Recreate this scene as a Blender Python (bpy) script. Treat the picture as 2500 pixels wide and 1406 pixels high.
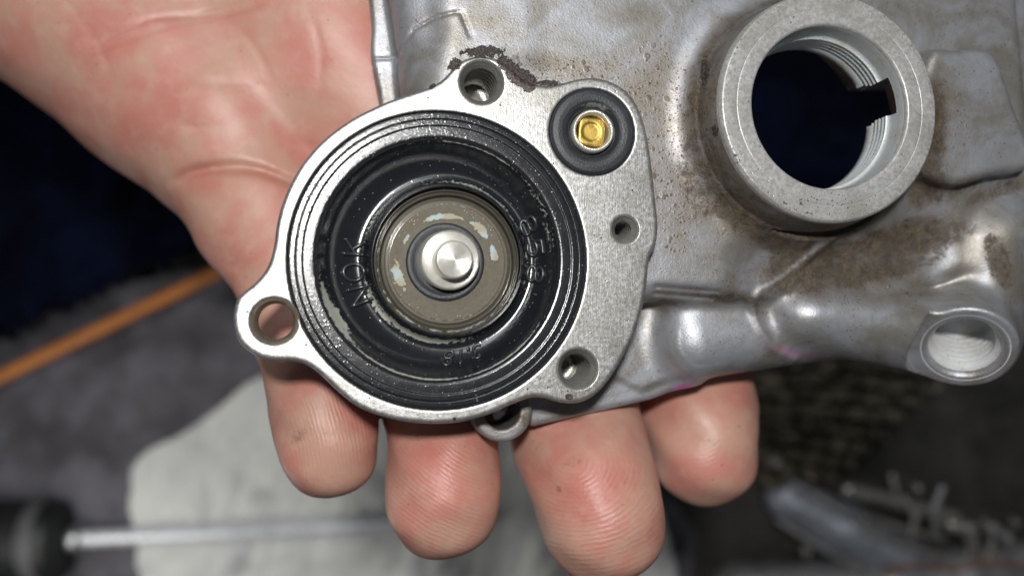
import bpy, math, random
import numpy as np
from mathutils import Vector, Matrix

for o in list(bpy.data.objects):
    bpy.data.objects.remove(o, do_unlink=True)
sc = bpy.context.scene
COL = sc.collection
K = 6.4e-5            # metres per drafting unit (one unit = 1/2500 of the picture width at the sealing face)
D = 2200.0            # camera height above the sealing face, in units
R = math.radians

# ------------------------------------------------------------------ camera, world, lamps
cam = bpy.data.cameras.new('camera')
camo = bpy.data.objects.new('camera', cam)
COL.objects.link(camo)
camo.location = (0, 0, D * K)
cam.sensor_width = 36
cam.lens = 18.0 / (1250.0 / D)
cam.clip_start = 0.005
cam.clip_end = 20
cam.dof.use_dof = True
cam.dof.focus_distance = (D + 85) * K
cam.dof.aperture_fstop = (cam.lens * 0.001) / (57 * K)
sc.camera = camo

w = bpy.data.worlds.new('World')
sc.world = w
w.use_nodes = True
w.node_tree.nodes['Background'].inputs[0].default_value = (0.90, 0.95, 1.0, 1)
w.node_tree.nodes['Background'].inputs[1].default_value = 0.055


def lamp(name, px, py, z, size, power, target, colour):
    l = bpy.data.lights.new(name, 'AREA')
    l.shape = 'DISK'
    l.size = size
    l.energy = power
    l.color = colour
    o = bpy.data.objects.new(name, l)
    COL.objects.link(o)
    o.location = Vector(((px - 1250) * K, (703 - py) * K, z * K))
    t = Vector(((target[0] - 1250) * K, (703 - target[1]) * K, target[2] * K))
    o.rotation_euler = (t - o.location).to_track_quat('-Z', 'Y').to_euler()
    return o


lamp('torch', 1200, -330, 4200, 0.024, 0.76, (1300, 650, 0), (1.0, 0.985, 0.95))
lamp('ceiling_lamp', 300, -9000, 14000, 0.45, 2.4, (1250, 703, -1500), (0.93, 0.97, 1.0))
lamp('bench_fill', -1900, 2700, -2300, 0.12, 0.085, (900, 1150, -4200), (1.0, 0.97, 0.92))  # unseen fill light, added to brighten the paper and the bench around it

sc.view_settings.view_transform = 'Standard'
sc.view_settings.look = 'None'
sc.view_settings.exposure = 0
sc.view_settings.gamma = 1
sc.view_settings.use_curve_mapping = False
sc.render.engine = 'CYCLES'
sc.cycles.use_denoising = True
sc.cycles.sample_clamp_indirect = 4

# ------------------------------------------------------------------ frames of reference
TILT = R(9)
O = np.array([1075 - 1250.0, 703 - 633.0, 0.0])          # centre of the diaphragm seat
EW = np.array([math.tan(TILT), math.tan(R(2.6)), 1.0])
EW /= np.linalg.norm(EW)
EU = np.cross((0, 1.0, 0), EW)
EU /= np.linalg.norm(EU)
EV = np.cross(EW, EU)
FRAME = Matrix(np.stack([EU, EV, EW], 1).tolist())


def LP(px, py, w=0.0):
    """point of the housing's own frame, at height w over its sealing face"""
    d = np.array([px - 1250.0, 703.0 - py, -D])
    c = np.array([0, 0, D]) - O
    s = (w - c @ EW) / (d @ EW)
    q = c + s * d
    return np.array([q @ EU, q @ EV, w])


def WP(px, py, z):
    f = 1 - z / D
    return np.array([(px - 1250) * f, (703 - py) * f, z])


def to_px(v):
    q = v[:, :1] * EU + v[:, 1:2] * EV + v[:, 2:3] * EW + O
    f = D / (D - q[:, 2])
    return 1250 + q[:, 0] * f, 703 - q[:, 1] * f


def world_px(q):
    f = D / (D - q[:, 2])
    return 1250 + q[:, 0] * f, 703 - q[:, 1] * f


def catmull(pts, n=6, closed=True):
    P = np.array(pts, float)
    out = []
    N = len(P)
    for i in range(N if closed else N - 1):
        if closed:
            a, b, c, d = P[i - 1], P[i], P[(i + 1) % N], P[(i + 2) % N]
        else:
            a, b, c, d = P[max(i - 1, 0)], P[i], P[i + 1], P[min(i + 2, N - 1)]
        for j in range(n):
            t = j / n
            out.append(0.5 * (2 * b + (c - a) * t + (2 * a - 5 * b + 4 * c - d) * t * t + (3 * b - a - 3 * c + d) * t ** 3))
    if not closed:
        out.append(P[-1])
    return np.array(out)


# ------------------------------------------------------------------ distance-field modelling
def seg_dist(x, y, pts, closed):
    P = np.array(pts, float)
    Q = np.roll(P, -1, 0) if closed else P[1:]
    Pa = P if closed else P[:-1]
    best = np.full(np.broadcast(x, y).shape, 1e9, np.float32)
    for (ax, ay), (bx, by) in zip(Pa[:, :2], Q[:, :2]):
        dx, dy = bx - ax, by - ay
        L = dx * dx + dy * dy + 1e-9
        t = np.clip(((x - ax) * dx + (y - ay) * dy) / L, 0, 1)
        best = np.minimum(best, (x - ax - t * dx) ** 2 + (y - ay - t * dy) ** 2)
    return np.sqrt(best)


def poly_sdf(x, y, pts):
    d = seg_dist(x, y, pts, True)
    P = np.array(pts, float)
    Q = np.roll(P, -1, 0)
    ins = np.zeros(np.broadcast(x, y).shape, bool)
    for (ax, ay), (bx, by) in zip(P[:, :2], Q[:, :2]):
        if ay == by:
            continue
        c = ((ay > y) != (by > y)) & (x < (bx - ax) * (y - ay) / (by - ay) + ax)
        ins ^= c
    return np.where(ins, -d, d)


def smin(a, b, k):
    if k <= 0:
        return np.minimum(a, b)
    h = np.clip(0.5 + 0.5 * (b - a) / k, 0, 1)
    return b + (a - b) * h - k * h * (1 - h)


class Field:
    def __init__(s, lo, hi, h):
        s.h = h
        s.lo = np.array(lo, np.float32)
        s.n = np.ceil((np.array(hi) - s.lo) / h).astype(int) + 1
        s.a = np.full(s.n, 400.0, np.float32)
        s.ax = [(s.lo[i] + h * np.arange(s.n[i])).astype(np.float32) for i in range(3)]

    def block(s, lo, hi):
        sl = []
        for i in range(3):
            a = max(0, int((lo[i] - s.lo[i]) / s.h))
            b = min(s.n[i], int((hi[i] - s.lo[i]) / s.h) + 2)
            sl.append(slice(a, max(a, b)))
        X = s.ax[0][sl[0]][:, None, None]
        Y = s.ax[1][sl[1]][None, :, None]
        Z = s.ax[2][sl[2]][None, None, :]
        return tuple(sl), X, Y, Z

    def add(s, f, lo, hi, k=0):
        m = k + 8 * s.h
        sl, X, Y, Z = s.block(np.array(lo) - m, np.array(hi) + m)
        s.a[sl] = smin(s.a[sl], f(X, Y, Z).astype(np.float32), k)

    def cut(s, f, lo, hi, k=0):
        m = k + 8 * s.h
        sl, X, Y, Z = s.block(np.array(lo) - m, np.array(hi) + m)
        s.a[sl] = -smin(-s.a[sl], f(X, Y, Z).astype(np.float32), k)

    def cone(s, a, b, ra, rb, k=0, cut=False):
        a = np.array(a, np.float32)
        b = np.array(b, np.float32)
        r = max(ra, rb)
        ba = b - a
        L = float(ba @ ba) + 1e-6

        def f(X, Y, Z):
            t = np.clip(((X - a[0]) * ba[0] + (Y - a[1]) * ba[1] + (Z - a[2]) * ba[2]) / L, 0, 1)
            d = np.sqrt((X - a[0] - t * ba[0]) ** 2 + (Y - a[1] - t * ba[1]) ** 2 + (Z - a[2] - t * ba[2]) ** 2)
            return d - (ra + (rb - ra) * t)
        (s.cut if cut else s.add)(f, np.minimum(a, b) - r, np.maximum(a, b) + r, k)

    def cyl(s, a, b, ra, rb, k=0, cut=False, rnd=0):
        """flat-ended cylinder or cone frustum along any axis"""
        a = np.array(a, np.float32)
        b = np.array(b, np.float32)
        L = float(np.linalg.norm(b - a))
        n = (b - a) / L
        r = max(ra, rb)

        def f(X, Y, Z):
            t = (X - a[0]) * n[0] + (Y - a[1]) * n[1] + (Z - a[2]) * n[2]
            q = np.sqrt(np.maximum((X - a[0]) ** 2 + (Y - a[1]) ** 2 + (Z - a[2]) ** 2 - t * t, 0))
            dr = q - (ra + (rb - ra) * np.clip(t / L, 0, 1)) + rnd
            dt = np.abs(t - L / 2) - L / 2 + rnd
            return np.minimum(np.maximum(dr, dt), 0) + np.sqrt(np.maximum(dr, 0) ** 2 + np.maximum(dt, 0) ** 2) - rnd
        (s.cut if cut else s.add)(f, np.minimum(a, b) - r, np.maximum(a, b) + r, k)

    def slab(s, pts, wt, wb, rnd, k=0, cut=False, grow=0):
        P = np.array(pts, float)[:, :2]
        lo = (*(P.min(0) - max(grow, 0)), wb)
        hi = (*(P.max(0) + max(grow, 0)), wt)

        def f(X, Y, Z):
            x, y = np.broadcast_arrays(X[:, :, 0], Y[:, :, 0])
            d2 = poly_sdf(x, y, P)[:, :, None] - grow + rnd
            dz = np.abs(Z - (wt + wb) / 2) - (wt - wb) / 2 + rnd
            return np.minimum(np.maximum(d2, dz), 0) + np.sqrt(np.maximum(d2, 0) ** 2 + np.maximum(dz, 0) ** 2) - rnd
        (s.cut if cut else s.add)(f, lo, hi, k)

    def emboss(s, pts, width, height, zlo, zhi, taper=0):
        P = np.array(pts, float)[:, :2]
        m = width * 3
        sl, X, Y, Z = s.block((*(P.min(0) - m), zlo), (*(P.max(0) + m), zhi))
        x, y = np.broadcast_arrays(X[:, :, 0], Y[:, :, 0])
        d = seg_dist(x, y, P, False)
        amp = height
        if taper:
            amp = height * np.clip(np.minimum(np.hypot(x - P[0, 0], y - P[0, 1]), np.hypot(x - P[-1, 0], y - P[-1, 1])) / taper, 0, 1)
        s.a[sl] -= (amp * np.exp(-(d / width) ** 2))[:, :, None].astype(np.float32)

    def mesh(s):
        """surface nets"""
        a = s.a
        a[0], a[-1], a[:, 0], a[:, -1], a[:, :, 0], a[:, :, -1] = (s.h,) * 6
        neg = a < 0
        nx, ny, nz = a.shape
        c = np.zeros((nx - 1, ny - 1, nz - 1), np.int8)
        for i in (0, 1):
            for j in (0, 1):
                for k in (0, 1):
                    c += neg[i:nx - 1 + i, j:ny - 1 + j, k:nz - 1 + k]
        idx = np.argwhere((c > 0) & (c < 8))
        vid = np.full(c.shape, -1, np.int32)
        vid[tuple(idx.T)] = np.arange(len(idx))
        acc = np.zeros((len(idx), 3))
        cnt = np.zeros(len(idx))
        corner = [(i, j, k) for i in (0, 1) for j in (0, 1) for k in (0, 1)]
        val = {q: a[idx[:, 0] + q[0], idx[:, 1] + q[1], idx[:, 2] + q[2]] for q in corner}
        for q in corner:
            for ax in range(3):
                if q[ax] == 0:
                    p = list(q)
                    p[ax] = 1
                    p = tuple(p)
                    v0, v1 = val[q], val[p]
                    m = (v0 < 0) != (v1 < 0)
                    t = v0[m] / (v0[m] - v1[m])
                    pos = np.tile(np.array(q, float), (m.sum(), 1))
                    pos[:, ax] = t
                    acc[m] += pos
                    cnt[m] += 1
        V = s.lo + s.h * (idx + acc / cnt[:, None])
        faces = []
        for ax in range(3):
            sl0 = [slice(1, -1)] * 3
            sl1 = [slice(1, -1)] * 3
            sl0[ax] = slice(0, a.shape[ax] - 1)
            sl1[ax] = slice(1, a.shape[ax])
            n0, n1 = neg[tuple(sl0)], neg[tuple(sl1)]
            e = np.argwhere(n0 != n1)
            flip = n0[tuple(e.T)]
            off = np.ones(3, int)
            off[ax] = 0
            e = e + off
            b, cc = (ax + 1) % 3, (ax + 2) % 3
            q = []
            for db, dc in ((0, 0), (-1, 0), (-1, -1), (0, -1)):
                f = e.copy()
                f[:, b] += db
                f[:, cc] += dc
                q.append(vid[f[:, 0], f[:, 1], f[:, 2]])
            q = np.stack(q, 1)
            q[~flip] = q[~flip][:, ::-1]
            faces.append(q)
        return V, np.concatenate(faces)


def make(name, V, F, mat, parent=None, attrs=None, smooth=True, flat=False):
    me = bpy.data.meshes.new(name)
    V = np.asarray(V, float) * K
    if isinstance(F, np.ndarray):
        n = F.shape[1]
        me.vertices.add(len(V))
        me.vertices.foreach_set('co', V.astype(np.float32).ravel())
        me.loops.add(F.size)
        me.loops.foreach_set('vertex_index', F.astype(np.int32).ravel())
        me.polygons.add(len(F))
        me.polygons.foreach_set('loop_start', np.arange(0, F.size, n, dtype=np.int32))
        me.update(calc_edges=True)
    else:
        me.from_pydata(V.tolist(), [], F)
        me.update()
    if smooth:
        me.polygons.foreach_set('use_smooth', np.ones(len(me.polygons), bool))
    for k, v in (attrs or {}).items():
        at = me.attributes.new(k, 'FLOAT', 'POINT')
        at.data.foreach_set('value', np.asarray(v, np.float32))
    me.materials.append(mat)
    o = bpy.data.objects.new(name, me)
    COL.objects.link(o)
    if parent:
        o.parent = parent
    return o


def lathe(profile, segs=96, keep=None, centre=(0, 0, 0), axis=None):
    """surface of revolution; profile of (radius, height); axis: optional frame (3 columns)"""
    p = np.array(profile, float)
    th = np.linspace(0, 2 * math.pi, segs, endpoint=False)
    V = np.zeros((len(p), segs, 3))
    V[:, :, 0] = p[:, :1] * np.cos(th)
    V[:, :, 1] = p[:, :1] * np.sin(th)
    V[:, :, 2] = p[:, 1:2]
    i = np.arange(len(p) - 1)[:, None]
    j = np.arange(segs)[None]
    j2 = (j + 1) % segs
    F = np.stack(np.broadcast_arrays(i * segs + j, i * segs + j2, (i + 1) * segs + j2, (i + 1) * segs + j), -1)
    if keep is not None:
        m = keep(np.broadcast_to(p[:-1, 1:2], (len(p) - 1, segs)), np.broadcast_to(th, (len(p) - 1, segs)))
        F = F[m]
    F = F.reshape(-1, 4)
    V = V.reshape(-1, 3)
    if axis is not None:
        V = V @ np.array(axis).T
    return V + np.array(centre), F


def tube(path, r, sides=8, closed=False):
    P = np.array(path, float)
    N = len(P)
    rr = np.full(N, r) if np.isscalar(r) else np.array(r)
    T = np.roll(P, -1, 0) - np.roll(P, 1, 0) if closed else np.gradient(P, axis=0)
    T /= np.linalg.norm(T, axis=1, keepdims=True) + 1e-9
    up = np.array([0.03, 0.05, 1.0])
    A = np.cross(T, up)
    A /= np.linalg.norm(A, axis=1, keepdims=True) + 1e-9
    B = np.cross(A, T)
    th = np.linspace(0, 2 * math.pi, sides, endpoint=False)
    V = P[:, None] + rr[:, None, None] * (np.cos(th)[None, :, None] * A[:, None] + np.sin(th)[None, :, None] * B[:, None])
    V = V.reshape(-1, 3)
    F = []
    for i in range(N if closed else N - 1):
        i2 = (i + 1) % N
        for j in range(sides):
            j2 = (j + 1) % sides
            F.append((i * sides + j, i * sides + j2, i2 * sides + j2, i2 * sides + j))
    if not closed:
        F.append(tuple(range(sides))[::-1])
        F.append(tuple((N - 1) * sides + j for j in range(sides)))
    return V, F


def join(parts):
    VV, FF, o = [], [], 0
    for V, F in parts:
        V = np.asarray(V)
        VV.append(V)
        FF += [tuple(int(i) + o for i in f) for f in F]
        o += len(V)
    return np.concatenate(VV), FF


def root(name, label, cat, loc=(0, 0, 0), group=None):
    o = bpy.data.objects.new(name, None)
    o.empty_display_size = 0.005
    COL.objects.link(o)
    o.location = Vector(loc) * K
    return tag(o, label, cat, group)


def tag(o, label=None, cat=None, group=None, kind=None):
    for k, v in (('label', label), ('category', cat), ('group', group), ('kind', kind)):
        if v:
            o[k] = v
    return o


# ------------------------------------------------------------------ materials
class Mat:
    def __init__(s, name):
        s.m = bpy.data.materials.new(name)
        s.m.use_nodes = True
        s.t = s.m.node_tree
        s.n = s.t.nodes
        s.b = s.n['Principled BSDF']
        tc = s.n.new('ShaderNodeTexCoord')
        vm = s.n.new('ShaderNodeVectorMath')
        vm.operation = 'SCALE'
        vm.inputs['Scale'].default_value = 1 / K
        s.t.links.new(tc.outputs['Object'], vm.inputs[0])
        s.co = vm.outputs[0]

    def link(s, a, b):
        if hasattr(a, 'links'):
            s.t.links.new(a, b)
        elif isinstance(a, (tuple, list)):
            b.default_value = (*a, 1) if len(a) == 3 and len(b.default_value) == 4 else a
        else:
            b.default_value = a

    def noise(s, size, detail=3, rough=0.55, dist=0.0, vec=None):
        n = s.n.new('ShaderNodeTexNoise')
        n.inputs['Scale'].default_value = 1.0 / size
        n.inputs['Detail'].default_value = detail
        n.inputs['Roughness'].default_value = rough
        n.inputs['Distortion'].default_value = dist
        s.t.links.new(vec or s.co, n.inputs['Vector'])
        return n.outputs[0]

    def voronoi(s, size, feature='F1', vec=None, out=0):
        n = s.n.new('ShaderNodeTexVoronoi')
        n.feature = feature
        n.inputs['Scale'].default_value = 1.0 / size
        s.t.links.new(vec or s.co, n.inputs['Vector'])
        return n.outputs[out]

    def stretch(s, sx, sy, sz):
        n = s.n.new('ShaderNodeVectorMath')
        n.operation = 'MULTIPLY'
        s.t.links.new(s.co, n.inputs[0])
        n.inputs[1].default_value = (sx, sy, sz)
        return n.outputs[0]

    def math(s, op, a, b=0.0, c=0.0, clamp=False):
        n = s.n.new('ShaderNodeMath')
        n.operation = op
        n.use_clamp = clamp
        s.link(a, n.inputs[0])
        s.link(b, n.inputs[1])
        if op in ('MULTIPLY_ADD', 'SMOOTH_MIN'):
            s.link(c, n.inputs[2])
        return n.outputs[0]

    def step(s, v, a, b, lo=0.0, hi=1.0):
        n = s.n.new('ShaderNodeMapRange')
        n.interpolation_type = 'SMOOTHSTEP'
        s.link(v, n.inputs[0])
        for i, q in enumerate((a, b, lo, hi)):
            n.inputs[i + 1].default_value = q
        return n.outputs[0]

    def attr(s, name):
        n = s.n.new('ShaderNodeAttribute')
        n.attribute_name = name
        return n.outputs['Fac']

    def mix(s, f, a, b):
        n = s.n.new('ShaderNodeMix')
        n.data_type = 'RGBA'
        s.link(f, n.inputs[0])
        s.link(a, n.inputs[6])
        s.link(b, n.inputs[7])
        return n.outputs[2]

    def mul(s, *a):
        r = a[0]
        for b in a[1:]:
            r = s.math('MULTIPLY', r, b)
        return r

    def bump(s, h, depth, strength=1.0, normal=None):
        n = s.n.new('ShaderNodeBump')
        n.inputs['Strength'].default_value = strength
        n.inputs['Distance'].default_value = depth * K
        s.t.links.new(h, n.inputs['Height'])
        if normal:
            s.t.links.new(normal, n.inputs['Normal'])
        return n.outputs[0]

    def set(s, **k):
        names = dict(color='Base Color', rough='Roughness', metal='Metallic', normal='Normal', spec='Specular IOR Level',
                     sss='Subsurface Weight', coat='Coat Weight', coat_rough='Coat Roughness', sheen='Sheen Weight')
        for a, v in k.items():
            s.link(v, s.b.inputs[names[a]])
        return s.m


def plain(name, col, rough=0.5, metal=0.0, var=0.25, size=60, bumpd=0.0):
    M = Mat(name)
    n = M.noise(size, 4)
    c = M.mix(n, tuple(x * (1 - var) for x in col), tuple(min(1, x * (1 + var)) for x in col))
    r = M.step(n, 0.2, 0.8, max(0.02, rough - 0.1), min(1, rough + 0.1))
    if bumpd:
        M.set(normal=M.bump(M.noise(size * 0.25, 3), bumpd))
    return M.set(color=c, rough=r, metal=metal)


def cast_material():
    M = Mat('cast_aluminium')
    big = M.noise(170, 4, 0.6, 0.8)
    mid = M.noise(34, 4, 0.6)
    fine = M.noise(5, 3, 0.6)
    base = M.mix(M.step(big, 0.34, 0.66), (0.262, 0.246, 0.22), (0.40, 0.413, 0.455))
    base = M.mix(M.math('MULTIPLY', M.step(mid, 0.45, 0.75), 0.35), base, (0.30, 0.28, 0.25))
    # sprayed specks of old road dirt
    sp = M.math('SUBTRACT', 1.0, M.step(M.voronoi(13), 0.08, 0.24))
    sp = M.mul(sp, M.step(M.noise(60, 3, 0.6), 0.44, 0.60))
    base = M.mix(M.mul(sp, 0.8), base, (0.06, 0.048, 0.036))
    ga = M.math('ADD', M.attr('grime'), M.mul(M.math('SUBTRACT', M.noise(60, 4, 0.65), 0.5), 1.6))
    sizes = [M.mul(M.math('SUBTRACT', 1.0, M.step(M.math('ADD', M.voronoi(sz), M.mul(M.noise(sz * 2.3, 4, 0.7), 0.9)), 0.54, 0.70)), a_) for sz, a_ in ((7.0, 0.8), (16.0, 0.9), (29.0, 0.7))]
    grit = M.mul(M.math('MAXIMUM', M.math('MAXIMUM', sizes[0], sizes[1]), sizes[2]), M.step(ga, 0.25, 0.85))
    base = M.mix(M.mul(M.step(ga, 0.0, 1.1), 0.42), base, (0.27, 0.215, 0.155))
    base = M.mix(M.mul(grit, 0.8), base, M.mix(M.noise(50, 3), (0.045, 0.034, 0.024), (0.17, 0.12, 0.075)))
    # baked-on brown film: a thin stain, then the crusted part of it
    da = M.attr('dirt')
    soft = M.step(M.math('ADD', da, M.mul(M.math('SUBTRACT', M.noise(60, 4, 0.6), 0.5), 0.7)), 0.02, 0.85)
    base = M.mix(M.mul(soft, 0.80), base, (0.105, 0.078, 0.052))
    d = M.math('ADD', da, M.mul(M.math('SUBTRACT', M.noise(38, 7, 0.80, 0.3), 0.5), 2.2))
    d = M.mul(M.step(d, 0.40, 1.05), M.step(da, 0.05, 0.60))
    brown = M.mix(M.step(M.noise(20, 6, 0.8), 0.35, 0.68), M.mix(M.step(M.noise(55, 4, 0.6, 0.5), 0.35, 0.65), (0.020, 0.014, 0.010), (0.075, 0.052, 0.033)), M.mix(M.step(M.noise(80, 3), 0.3, 0.7), (0.08, 0.058, 0.038), (0.17, 0.128, 0.085)))
    base = M.mix(M.mul(d, 0.90), base, brown)
    # dark burnt gasket crust
    c = M.mul(M.step(M.math('ADD', M.attr('crust'), M.mul(M.math('SUBTRACT', M.noise(11, 5, 0.78), 0.5), 1.5)), 0.42, 0.52),
              M.step(M.attr('crust'), 0.08, 0.25))
    base = M.mix(c, base, M.mix(M.step(M.noise(5, 4, 0.7), 0.4, 0.7), (0.018, 0.013, 0.012), (0.13, 0.10, 0.09)))
    base = M.mix(M.math('MULTIPLY', M.attr('pink'), 0.85), base, (0.72, 0.20, 0.58))
    dirty = M.math('MAXIMUM', M.math('MAXIMUM', M.mul(soft, 0.55), M.mul(d, 0.95)), c)
    met = M.math('MULTIPLY_ADD', dirty, -0.50, 0.58)
    rough = M.math('MULTIPLY_ADD', M.noise(24, 4, 0.7), 0.30, 0.31)
    h = M.math('ADD', M.mul(fine, 0.38), M.mul(M.noise(15, 3, 0.6), 0.25))
    h = M.math('ADD', h, M.mul(c, M.math('ADD', 0.3, M.noise(9, 4, 0.75)), 2.0))
    h = M.math('ADD', h, M.mul(d, M.noise(9, 5, 0.8), 1.6))
    h = M.math('ADD', h, M.mul(grit, 0.6))
    return M.set(color=base, metal=met, rough=rough, normal=M.bump(h, 2.0))


def flange_material(name='machined_aluminium', metal=0.80):
    M = Mat(name)
    mot = M.noise(11, 5, 0.75)
    big = M.noise(90, 3)
    base = M.mix(M.step(mot, 0.32, 0.68), (0.36, 0.355, 0.34), (0.56, 0.56, 0.57))
    base = M.mix(M.mul(M.step(big, 0.42, 0.66), 0.55), base, (0.30, 0.285, 0.25))
    stain = M.mul(M.step(M.noise(40, 4, 0.7), 0.60, 0.72), M.step(M.noise(9, 3, 0.6), 0.4, 0.6))
    base = M.mix(M.mul(stain, 0.5), base, (0.34, 0.25, 0.13))
    c = M.mul(M.step(M.math('ADD', M.attr('crust'), M.mul(M.math('SUBTRACT', M.noise(11, 5, 0.78), 0.5), 1.4)), 0.42, 0.52),
              M.step(M.attr('crust'), 0.08, 0.25))
    base = M.mix(c, base, M.mix(M.step(M.noise(5, 4, 0.7), 0.4, 0.7), (0.022, 0.016, 0.015), (0.16, 0.12, 0.11)))
    g = M.mul(M.step(M.noise(8, 4, 0.75), 0.5, 0.64), M.step(M.attr('grime'), 0.05, 0.6))
    base = M.mix(M.mul(g, 0.75), base, (0.12, 0.09, 0.055))
    pit = M.math('SUBTRACT', 1.0, M.step(M.voronoi(23), 0.05, 0.13))
    pit = M.mul(pit, M.step(M.noise(60, 2), 0.5, 0.6))
    base = M.mix(M.mul(pit, 0.7), base, (0.10, 0.08, 0.06))
    met = M.math('MULTIPLY_ADD', M.math('MAXIMUM', c, M.mul(g, 0.7)), -0.85 * metal, metal)
    rough = M.math('MULTIPLY_ADD', mot, 0.30, 0.22)
    scr = M.noise(5, 2, 0.5, 0, M.stretch(1.6, 0.10, 1))
    h = M.math('ADD', M.mul(mot, 0.42), M.mul(scr, 0.16))
    h = M.math('SUBTRACT', h, M.mul(pit, 1.2))
    h = M.math('ADD', h, M.mul(c, 2.5))
    return M.set(color=base, metal=met, rough=rough, normal=M.bump(h, 1.3))


def bore_material(name, tint=(0.62, 0.64, 0.66), rough=0.3, metal=0.78):
    M = Mat(name)
    n = M.noise(14, 4, 0.7)
    base = M.mix(n, tuple(x * 0.75 for x in tint), tint)
    base = M.mix(M.mul(M.step(M.noise(45, 3), 0.5, 0.7), 0.5), base, (0.56, 0.53, 0.42))
    g = M.mul(M.step(M.noise(10, 4, 0.7, 0, M.stretch(1, 1, 2.5)), 0.60, 0.68), 0.75)
    base = M.mix(g, base, (0.09, 0.085, 0.075))
    return M.set(color=base, metal=metal, rough=M.math('MULTIPLY_ADD', n, 0.25, rough - 0.1), normal=M.bump(n, 1.2))


def rubber_material():
    M = Mat('oily_black_rubber')
    n = M.noise(28, 3)
    base = M.mix(n, (0.008, 0.009, 0.012), (0.017, 0.018, 0.022))
    drop = M.math('SUBTRACT', 1.0, M.step(M.voronoi(7.5), 0.12, 0.42))
    drop = M.mul(drop, M.step(M.noise(26, 3, 0.6), 0.44, 0.6))
    rm = M.attr('rim')
    drop2 = M.mul(M.step(M.noise(6.5, 3, 0.6), 0.5, 0.72), rm)
    # milky oil and water residue
    mk = M.math('ADD', M.attr('milk'), M.mul(M.math('SUBTRACT', M.noise(10, 5, 0.75), 0.5), 1.5))
    mk = M.mul(M.step(mk, 0.48, 0.66), M.step(M.attr('milk'), 0.05, 0.25))
    milk = M.mix(M.noise(40, 2), (0.50, 0.47, 0.36), (0.48, 0.53, 0.51))
    base = M.mix(M.mul(mk, 0.85), base, milk)
    dust = M.mul(M.math('SUBTRACT', 1.0, M.step(M.voronoi(17), 0.05, 0.12)), 0.55)
    base = M.mix(dust, base, (0.42, 0.43, 0.44))
    rough = M.math('ADD', M.math('MULTIPLY_ADD', M.noise(20, 3), 0.08, 0.13), M.math('MULTIPLY_ADD', rm, 0.05, M.mul(mk, 0.3)))
    h = M.math('ADD', M.mul(drop, M.math('MULTIPLY_ADD', rm, 0.14, 0.16)), M.mul(drop2, 0.24))
    h = M.math('ADD', h, M.mul(M.noise(5, 2), M.math('MULTIPLY_ADD', rm, 0.12, 0.03)))
    h = M.math('ADD', h, M.mul(mk, 0.35))
    return M.set(color=base, rough=rough, spec=0.8, normal=M.bump(h, 0.8))


def seal_material():
    M = Mat('satin_black_rubber')
    n = M.noise(22, 4)
    base = M.mix(n, (0.016, 0.018, 0.022), (0.04, 0.043, 0.05))
    mk = M.mul(M.step(M.math('ADD', M.attr('milk'), M.mul(M.math('SUBTRACT', M.noise(7, 4, 0.75), 0.5), 1.4)), 0.5, 0.7), M.step(M.attr('milk'), 0.05, 0.3))
    base = M.mix(M.mul(mk, 0.6), base, (0.30, 0.30, 0.27))
    return M.set(color=base, rough=M.math('MULTIPLY_ADD', n, 0.2, 0.36), spec=0.5, normal=M.bump(M.noise(5, 3), 1.0))


def plate_material(name='oily_steel_plate', dim=1.0):
    M = Mat(name)
    n = M.noise(9, 4, 0.7)
    base = M.mix(n, tuple(x * dim for x in (0.085, 0.075, 0.056)), tuple(x * dim for x in (0.19, 0.17, 0.13)))
    mk = M.math('ADD', M.attr('milk'), M.mul(M.math('SUBTRACT', M.noise(15, 4, 0.65, 0.5), 0.5), 1.2))
    mk = M.mul(M.step(mk, 0.50, 0.60), M.step(M.attr('milk'), 0.05, 0.25))
    base = M.mix(M.mul(mk, 0.92), base, M.mix(M.step(M.noise(60, 1), 0.42, 0.58), (0.42, 0.38, 0.27), (0.44, 0.53, 0.54)))
    bub = M.mul(M.math('SUBTRACT', 1.0, M.step(M.voronoi(8), 0.15, 0.35)), M.step(M.math('ADD', M.attr('froth'), M.mul(M.math('SUBTRACT', M.noise(26, 3), 0.5), 1.2)), 0.45, 0.65))
    base = M.mix(M.mul(bub, 0.9), base, (0.62, 0.60, 0.50))
    met = M.math('MULTIPLY_ADD', M.math('MAXIMUM', mk, bub), -0.1, 0.10)
    h = M.math('ADD', M.mul(mk, 0.9), M.mul(bub, 1.5))
    return M.set(color=base, metal=met, rough=0.6, spec=0.15, coat=0.75, coat_rough=0.12, normal=M.bump(M.math('ADD', h, M.mul(n, 0.3)), 1.5))


def turned_steel():
    M = Mat('turned_steel')
    n = M.noise(12, 4, 0.7)
    base = M.mix(n, (0.66, 0.64, 0.58), (0.90, 0.88, 0.82))
    w_ = M.n.new('ShaderNodeTexWave')
    w_.wave_type = 'RINGS'
    w_.rings_direction = 'Z'
    w_.inputs['Scale'].default_value = 0.10
    w_.inputs['Distortion'].default_value = 1.2
    M.t.links.new(M.co, w_.inputs['Vector'])
    return M.set(color=base, metal=0.65, rough=M.math('MULTIPLY_ADD', n, 0.2, 0.24), normal=M.bump(w_.outputs[1], 0.5))


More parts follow.
